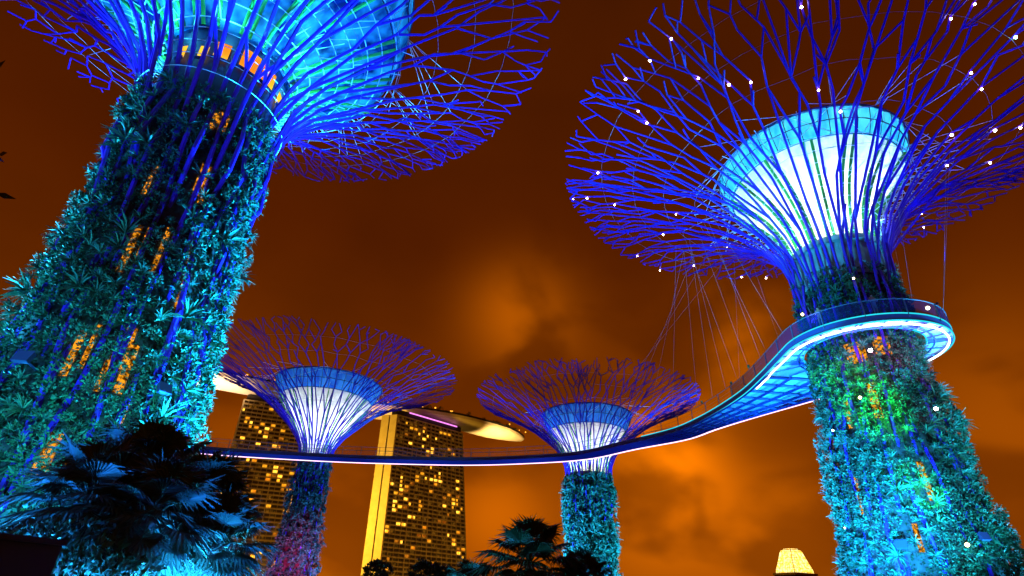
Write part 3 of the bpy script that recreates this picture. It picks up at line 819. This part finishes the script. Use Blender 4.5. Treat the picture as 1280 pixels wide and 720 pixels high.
# rooftop deck: a long boat hull lying over the towers
sp_c = catmull([(-330, 492), (-262, 530), (-215, 556), (-150, 596), (-92, 612), (-50, 632), (-8, 668), (22, 702)], 8)
park = thing('rooftop_deck', 'long boat shaped roof deck with a cream lit hull lying across the hotel towers', 'roof deck', (0, 0, 0))
hl = MB(); n = len(sp_c); sec = []
for k, (x, y) in enumerate(sp_c):
    a = sp_c[max(k-1, 0)]; b = sp_c[min(k+1, n-1)]; t = Vector((b[0]-a[0], b[1]-a[1], 0)).normalized(); nn = Vector((t.y, -t.x, 0))
    u = k/(n-1); w = 19*min(1, (max(0, (1-u))/.16)**.55+.02) ; dpt = 9.5*min(1, ((1-u)/.2)**.5+.05)
    pts = []
    for q in range(15):
        th = PI*q/14; pts.append(Vector((x, y, 184.5)) + nn*(w*math.cos(th)) - Vector((0, 0, dpt*math.sin(th)**.8)))
    sec.append((pts, nn, w))
for (a, _, _), (b, _, _) in zip(sec[:-1], sec[1:]):
    for q in range(14): hl.quad(a[q], a[q+1], b[q+1], b[q])
    hl.quad(a[14], a[0], b[0], b[14])
hl.build('hull', noisy(mat('cream hull cladding', (.7, .62, .5), .6), .08, (.62, .54, .42), (.74, .66, .54)), park, True)
pp = MB()
for k in range(n-1):
    for s_ in (1, -1):
        a = Vector((*sp_c[k], 184.6))+sec[k][1]*sec[k][2]*s_*.98; b = Vector((*sp_c[k+1], 184.6))+sec[k+1][1]*sec[k+1][2]*s_*.98
        pp.quad(a, b, b+up(2.2), a+up(2.2))
pp.build('parapet', M['dark'], park)
rnp = random.Random(2)
for k in range(34):                         # lights along the deck
    i = rnp.randrange(4, n-3); a = Vector((*sp_c[i], 186.4))+sec[i][1]*(sec[i][2]*.9)+Vector((rnp.uniform(-6, 6), rnp.uniform(-6, 6), rnp.uniform(0, 2)))
    b = MB(); b.ball(a, rnp.uniform(.5, 1.0), 6, 4); b.build('deck_lamp', M['decklamp'] if 'decklamp' in M else M.setdefault('decklamp', glow('warm deck lamp', (1.0, .40, .03), 2.2)), park)
tr = MB(); V_, F_ = [], []
for k in range(60):
    i = rnp.randrange(3, n-4); a = Vector((*sp_c[i], 187.5))+sec[i][1]*(sec[i][2]*rnp.uniform(.2, .85))+Vector((rnp.uniform(-6, 6), rnp.uniform(-6, 6), 0))
    V_.append(tuple(a)); 
V2, F2 = leaflets(np.array(V_), np.tile(np.array([[0, 0, 1.0]]), (len(V_), 1)), rng.uniform(2, 4.5, len(V_)), 40, 1.6)
np_mesh('deck_planting', V2, F2, M['palm_dark'], park)['kind'] = 'stuff'
pk = MB(); a = Vector((-112.5, 559, 0)); ee = Vector((E1[0], E1[1], 0)); nn_ = Vector((E1[1], -E1[0], 0))
pk.tube([a+ee*16+nn_*1.0+up(173), a+ee*80+nn_*1.0+up(173)], .7, 6)
pk.build('pink_light_line', glow('pink light line', (.9, .22, .75), 1.6), park)

# golden crown of a distant tower, low at the right
gt = thing('crowned_tower', 'distant tower with a gold lit tapering crown, beside the right supertree trunk', 'tower', (300, 634, 0), R(20))
b = MB(); b.abox(-14, 14, -14, 14, 0, 40); b.build('shaft', M['dark'], gt)
b = MB(); b.abox(-14.8, 14.8, -14.8, 14.8, 40.2, 42.2); b.build('cornice', noisy(mat('cornice stone', (.4, .3, .2), .8), .4, (.3, .22, .14), (.45, .35, .22)), gt)
b = MB()
def ring4(r, z): return [(-r, -r, z), (r, -r, z), (r, r, z), (-r, r, z)]
lv = [(12.6, 42.3), (12.0, 46), (10.6, 50.5), (9.2, 55.5), (7.6, 61.5), (7.0, 63), (6.4, 63.4), (4.6, 65.0)]
for (r0, z0), (r1, z1) in zip(lv[:-1], lv[1:]):
    A_, B_ = ring4(r0, z0), ring4(r1, z1)
    for i in range(4): b.quad(A_[i], A_[(i+1) % 4], B_[(i+1) % 4], B_[i])
b.quad(*ring4(4.6, 65.0))
cm = mottled_glow('gold lit crown', (1.0, .52, .04), (1.0, .80, .28), 2.3, .45)
b.build('crown', cm, gt)
b = MB()
for r, z in lv[:-1]:
    A_ = ring4(r+.15, z+.6)
    for i in range(4): b.tube([A_[i], A_[(i+1) % 4]], .18, 4)
for i in range(4): b.tube([ring4(r+.1, z)[i] for r, z in lv], .3, 4)
for t in (-.6, -.3, 0, .3, .6): b.tube([(r*t, -r-.1, z) for r, z in lv], .1, 4); b.tube([(-r-.1, r*t, z) for r, z in lv], .1, 4)
b.build('crown_ribs', mat('gold ribs', (.5, .3, .08), .5), gt)

# ------------------------------------------------------------------ palms and shrubs
def fan_palm(label, x, y, zc, fr, nfr, m, seed, lean=(0, 0), blade=56, group=None):
    rnd = random.Random(seed); root = thing('fan_palm', label, 'palm', (x-lean[0], y-lean[1], 0), 0, group)
    top = Vector((lean[0], lean[1], zc))
    t = MB(); t.tube([(lean[0]*u**1.5, lean[1]*u**1.5, zc*u) for u in np.linspace(0, 1, 8)], [.17-.05*u for u in np.linspace(0, 1, 8)], 10); t.build('trunk', M['bark'], root, True)
    for k in range(nfr):
        az = k*2.39996+rnd.uniform(-.2, .2); el = R(80) - R(150)*((k+.5)/nfr)**.9 + rnd.uniform(-.1, .1)
        d = Vector((math.cos(az)*math.cos(el), math.sin(az)*math.cos(el), math.sin(el))); side = d.cross(Vector((0, 0, 1)))
        if side.length < .05: side = Vector((1, 0, 0))
        side.normalize(); nrm = side.cross(d).normalized()
        pl = fr*rnd.uniform(.40, .55); hub = top+d*pl-Vector((0, 0, .12*pl*(1-abs(d.z)))); L_ = fr*rnd.uniform(.5, .62)
        f = MB(); f.tube([top, top+d*pl*.5+nrm*.03, hub], [.022, .016, .012], 4)
        for q in range(blade):
            g_ = R(-130)+R(260)*(q+.5)/blade; bd = d*math.cos(g_)+side*math.sin(g_); ll = L_*(.72+.28*math.cos(g_*.7))*rnd.uniform(.9, 1.05)
            cup = .22*ll*(1-math.cos(g_))*.4
            wv = (side*math.cos(g_)-d*math.sin(g_))*(ll*.022); pz = nrm*(.018*ll*(1 if q % 2 else -1))
            m1 = hub+bd*ll*.5+nrm*(cup*.5); tp = hub+bd*ll*.95+nrm*cup*.7-Vector((0, 0, .26*ll*rnd.uniform(.5, 1.7)))
            i = len(f.v); f.v += [tuple(hub), tuple(m1-wv+pz), tuple(m1+wv-pz), tuple(tp)]
            f.f += [(i, i+1, i+2), (i+1, i+3, i+2)]
        f.build('frond', m, root)
    return root
for i, (px, py, D, fr, nfr, ln, lab) in enumerate((
        (112, 632, 12.0, 1.3, 44, (.3, .1), 'fan palm at the left of the dark clump, fronds lit blue from below'),
        (178, 604, 13.6, 1.5, 46, (-.2, .2), 'tallest fan palm of the dark clump, crown against the leafy trunk'),
        (190, 648, 11.6, 1.25, 44, (.35, .2), 'fan palm in the middle of the dark clump, leaning bare blue trunk below'),
        (246, 630, 13.0, 1.3, 44, (.25, 0), 'fan palm on the right of the clump, fronds in front of the hotel tower'),
        (272, 682, 12.2, 1.1, 42, (.3, .1), 'low fan palm at the bottom right of the clump, fronds lit pale cyan'))):
    p = on_axis_dist(px, py, D); fan_palm(lab, p.x, p.y, p.z, fr, nfr, M['palm'], 20+i, ln, group='fan palms under the tallest supertree')
for i, (px, py, D, fr, nfr, lab) in enumerate((
        (662, 706, 15.5, 1.45, 34, 'dark fan palm silhouetted against the orange sky below the skywalk'),
        (728, 732, 16.5, 1.15, 28, 'dark fan palm in front of the slim supertree trunk'),
        (588, 738, 16.0, 1.0, 26, 'small dark fan palm, only its tips showing at the bottom edge'))):
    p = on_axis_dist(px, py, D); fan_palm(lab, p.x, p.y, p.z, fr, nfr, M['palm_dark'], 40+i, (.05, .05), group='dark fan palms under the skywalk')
def shrub(label, p, r, n, m, size, name='shrub', trunk=True):
    root = thing(name, label, name.split('_')[-1], (p[0], p[1], 0)); b = MB(); h = p[2]
    b.tube([(0, 0, 0), (.1, 0, h*.5), (0, .1, h*.85)], [.12*r, .08*r, .03*r], 6)
    for k in range(5):
        a = k*1.3; b.tube([(0, 0, h*.45), (r*.5*math.cos(a), r*.5*math.sin(a), h*.85)], [.06*r, .02*r], 5)
    b.build('trunk', M['bark'], root)
    pos = unit(rng.normal(size=(n, 3)))*(rng.uniform(.3, 1, n)**.5)[:, None]*np.array([r, r, r*.62])+np.array([0, 0, h-r*.45])
    V, F = leaflets(pos, unit(pos-np.array([0, 0, h-r])), rng.uniform(.15, .32, n)*r, 18, size); np_mesh('crown', V, F, m, root)
    return root
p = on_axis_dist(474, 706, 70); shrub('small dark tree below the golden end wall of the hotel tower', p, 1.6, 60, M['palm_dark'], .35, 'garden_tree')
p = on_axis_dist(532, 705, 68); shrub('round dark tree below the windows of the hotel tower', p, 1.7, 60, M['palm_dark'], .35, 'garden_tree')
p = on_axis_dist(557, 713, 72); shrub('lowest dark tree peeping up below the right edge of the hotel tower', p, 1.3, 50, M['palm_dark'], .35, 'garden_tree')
p = on_axis_dist(85, 662, 11.0); shrub('leafy shrub lit teal, below the fan palms beside the navy wall', p, .75, 60, M['leafA'], .09)
p = on_axis_dist(125, 690, 10.6); shrub('low leafy shrub lit green and cyan between the palm trunks', p, .8, 60, M['leafB'], .09)
p = on_axis_dist(8, 630, 15.5); shrub('dark leafy bush against the left foot of the tallest supertree', p, 1.3, 60, M['leafB'], .13)
# low navy wall in the bottom left corner
p = on_axis_dist(70, 682, 9.4); q = on_axis_dist(-160, 668, 8.6)
a = Vector((p.x, p.y, 0)); b_ = Vector((q.x, q.y, 0)); dd = (a-b_).normalized(); nn = Vector((dd.y, -dd.x, 0))
w = MB(); mid_ = (a+b_)/2; w.box((mid_.x, mid_.y, p.z*.5), (a-b_)*.5, nn*-.12, (0, 0, p.z*.5)); w.box((mid_.x, mid_.y, p.z+.03), (a-b_)*.505, nn*-.17, (0, 0, .03))
tag(w.build('low_wall', M['navy']), 'plain dark navy wall in the bottom left corner below the palms', 'wall')
# tree outside the left edge: only the ends of three twigs reach the picture
root = thing('overhanging_tree', 'dark tree whose leaf tips reach in at the left edge', 'tree', (-7.6, 3.2, 0))
b = MB(); b.tube([(0, 0, 0), (.05, .1, 2.5), (-.1, .3, 5), (-.2, .4, 7.5)], [.2, .16, .12, .05], 8)
ends = [on_axis_dist(x, y, D)-Vector((-7.6, 3.2, 0)) for x, y, D in ((-9, 88, 8.0), (-10, 186, 8.0), (-8, 243, 8.1))]
for e_, z in zip(ends, (5.6, 4.8, 4.0)): b.tube([(-.1, .25, z), tuple((Vector((-.1, .25, z))+e_)/2+Vector((0, 0, .15))), tuple(e_)], [.05, .035, .012], 6)
b.build('trunk', M['bark'], root)
lv_ = MB(); rl_ = random.Random(6)
for e_ in ends:
    for k in range(9):
        d = Vector((rl_.uniform(-.6, 1), rl_.uniform(-.8, .8), rl_.uniform(-.9, .3))).normalized(); s = d.cross(Vector((0, 1, .3))).normalized(); o_ = e_+Vector((rl_.uniform(-.15, .02), rl_.uniform(-.1, .1), rl_.uniform(-.05, .05))); l = rl_.uniform(.13, .24)
        lv_.quad(o_, o_+d*l*.45+s*l*.17, o_+d*l, o_+d*l*.45-s*l*.17)
lv_.build('crown', M['palm_dark'], root)

# ------------------------------------------------------------------ lamps (floods read off the lit surfaces; those inside the funnels added)
BLUE = (.0, .05, 1.0); CYAN = (.02, .46, 1.0); TEAL = (.03, .95, .72); WHITE = (1, .97, .90)
def canopy_floods(X, Y, rg, z, n, P, col=BLUE, r0=11, ph0=0, ang=62):
    for k in range(n):
        a = ph0+2*PI*k/n; lamp('SPOT', 'canopy flood', (X+r0*math.cos(a), Y+r0*math.sin(a), 1.0), P, col, (X+rg*math.cos(a), Y+rg*math.sin(a), z), .4, ang, .6)
def neck_floods(X, Y, r, z, n, P, rg, zg):
    for k in range(n):
        a = 2*PI*(k+.5)/n; lamp('SPOT', 'neck flood', (X+r*math.cos(a), Y+r*math.sin(a), z), P, BLUE, (X+rg*math.cos(a), Y+rg*math.sin(a), zg), .2, 95, .8)
neck_floods(RX, RY, 6.6, 26.5, 8, 5200, 13, 36.5)
neck_floods(LX, LY, 6.4, 26.5, 8, 5200, 13, 37)
neck_floods(*T3, 5.8, 20.5, 6, 480, 11, 29)
neck_floods(*T2, 5.0, 22, 6, 560, 12, 32)
canopy_floods(RX, RY, 12.5, 37, 6, 15000)
canopy_floods(LX, LY, 12.5, 38, 6, 13000, ph0=.4)
canopy_floods(*T3, 10, 30, 4, 700, r0=9)
canopy_floods(*T2, 11, 33, 4, 800, r0=9)
# inside the funnels: added, in place of spotlights on the outside
lamp('POINT', 'added funnel lamp', (RX, RY, 34.3), 2100, WHITE, size=.8); lamp('POINT', 'added funnel lamp', (RX, RY, 30.4), 800, (1, .72, .22), size=.5)
lamp('POINT', 'band lamp', (RX, RY, 37.2), 2400, (.3, .9, 1.0), size=.8)
lamp('POINT', 'added funnel lamp', (*T3, 26.2), 1900, WHITE, size=.8); lamp('POINT', 'added funnel lamp', (*T3, 22.6), 260, (.95, 1, .6), size=.5)
lamp('POINT', 'added funnel lamp', (*T2, 29.6), 2600, (.95, 1, 1), size=.8); lamp('POINT', 'added funnel lamp', (*T2, 25.2), 300, (.9, 1, .75), size=.5)
lamp('POINT', 'drum lamp', (LX, LY, 38.6), 2600, (.2, .75, 1.0), size=1.0); lamp('POINT', 'drum lamp', (LX, LY, 34.4), 700, (.2, .75, 1.0), size=.6)
# between ribs and funnel: rings of small lamps that catch hoops and tubes
for k in range(8):
    a = 2*PI*(k+.5)/8
    lamp('POINT', 'hoop lamp', (LX+4.6*math.cos(a), LY+4.6*math.sin(a), 30.8), 200, (.05, .6, 1.0), size=.15)
    lamp('POINT', 'hoop lamp', (RX+4.2*math.cos(a), RY+4.2*math.sin(a), 29.6), 160, (.15, .6, 1.0), size=.15)
# trunk planting
def wash(x, y, z, P, col, tx, ty, tz_, ang=70): lamp('SPOT', 'trunk flood', (x, y, z), P*5.6, col, (tx, ty, tz_), .4, ang, .7)
wash(-37, 27, 1, 90000, CYAN, LX, LY, 17, 70)
wash(-7, 31, 1, 80000, (.01, .36, 1), LX, LY, 17, 70)
wash(-20, 8, .6, 3600, (.02, .42, 1), LX, LY, 17, 75)
wash(-28, 12, .6, 5000, (.03, .55, .8), LX, LY, 8, 60)
wash(-7, 15, .6, 3600, (.03, .7, .8), LX+2, LY+1, 8, 50)
wash(18, 27, .6, 34000, (.01, .34, 1), RX-2.5, RY, 9, 38)
wash(22, 26, .6, 8000, (.03, .5, .9), RX, RY, 14, 55)
wash(47, 34, .6, 34000, CYAN, RX, RY, 14, 60)
wash(24, 22, .6, 46000, (.04, 1.0, .08), RX-2.6, RY-3, 14.5, 13)
wash(25, 21, .6, 26000, (.04, 1.0, .10), RX-1.6, RY-3, 9.5, 10)
wash(27.5, 32.0, .4, 2600, (.02, .45, 1.0), RX-1.0, RY-4.4, 14, 46)
wash(10, 44, .6, 34000, (.02, .30, 1), RX, RY, 12, 60)
wash(T3[0]-14, T3[1]-6, .6, 60000, (.02, .35, 1), *T3, 12, 60)
wash(T3[0]+14, T3[1]-8, .6, 45000, (.02, .4, 1), *T3, 12, 60)
wash(T2[0]-12, T2[1]-12, .6, 6000, (.02, .2, 1), *T2, 12, 60)
wash(T2[0]+14, T2[1]-6, .6, 14000, (.04, .2, 1), *T2, 14, 60)
wash(T2[0]+4, T2[1]-14, .6, 7500, (1.0, .03, .25), *T2, 8, 45)
# underside of the ring and walkway
lamp('SPOT', 'deck flood', (25, 42, .8), 17000, (.03, .30, 1.0), (26, 47, 20), .4, 75, .5)
lamp('SPOT', 'deck flood', (25, 30, .8), 7000, (.03, .35, 1.0), (27, 36, 20), .4, 60, .5)
for x, y in ((20, 60), (10, 73), (-4, 79), (-20, 80), (-38, 79)): lamp('SPOT', 'deck flood', (x, y, .8), 9000, (.03, .10, 1.0), (x, y+4, 20), .4, 80, .5)
for a in (-1.9, -1.2, -.4): lamp('POINT', 'ring underlight', (RX+5.4*math.cos(a), RY+5.4*math.sin(a), ZD-1.0), 22, (.10, .5, 1.0), size=.2)
for a in (-2.3, -1.75, -1.1): lamp('POINT', 'ring warm lamp', (RX+5.2*math.cos(a), RY+5.2*math.sin(a), ZD-2.0), 260, (1, .05, .22), size=.1)
lamp('SPOT', 'neck lamp', (RX-5.2, RY-3.0, ZD+.6), 180, (.25, .1, 1.0), (RX-2, RY-1.5, 27), .2, 70, .6); lamp('SPOT', 'neck lamp', (RX+1.0, RY-5.2, ZD+.6), 180, (.2, .1, 1.0), (RX, RY-3, 27), .2, 70, .6)
# palms
lamp('SPOT', 'palm flood', (-4.4, 8.2, .5), 15000, (.02, .34, 1.0), (-5.8, 11.5, 2.45), .15, 42, .8); lamp('SPOT', 'palm flood', (-5.6, 7.8, .5), 12000, (.02, .28, 1.0), (-6.9, 10.9, 2.45), .15, 42, .8)
lamp('SPOT', 'palm flood', (-9.5, 6.5, .4), 8000, (.01, .18, 1.0), (-7, 11, 3.4), .2, 55, .6); lamp('SPOT', 'palm flood', (-3.2, 8.5, .4), 3600, (.01, .18, 1.0), (-5.6, 11.5, 2.9), .2, 50, .6)
lamp('POINT', 'palm uplight', (-6.3, 10.4, .5), 5200, (.02, .34, 1.0), size=.2); lamp('POINT', 'palm uplight', (-5.4, 11.2, .9), 2200, (.03, .5, 1.0), size=.2); lamp('POINT', 'palm uplight', (-7.9, 9.6, .8), 800, (.02, .35, 1.0), size=.2)
# hotel: end wall wash and hull uplights
A3 = Vector((-112.5, 559, 0)); e3_ = Vector((E1[0], E1[1], 0)); n3 = Vector((E1[1], -E1[0], 0))
lamp('SPOT', 'end wall flood', A3-e3_*95-n3*6+up(60), 1.25e6, (1, .50, .03), A3-n3*8+up(84), 2, 92, .3)
lamp('SPOT', 'hull uplight', (2, 632, 135), 5.5e5, (1, .60, .16), (-8, 668, 178), 2, 95, .6)
lamp('SPOT', 'hull uplight', (-282, 490, 130), 7e5, (1, .64, .36), (-290, 515, 178), 2, 95, .6)
lamp('SPOT', 'hull uplight', (-170, 550, 140), 3.5e5, (1, .55, .2), (-165, 588, 178), 2, 100, .6)
for P0, E_ in ((A3, e3_), (Vector((-255.5, 531, 0)), Vector((E2[0], E2[1], 0)))):
    nx = Vector((E_.y, -E_.x, 0)); lamp('SPOT', 'facade flood', P0+E_*45+nx*150+up(10), 2.4e5, (1, .50, .06), P0+E_*45+up(85), 2, 62, .5)
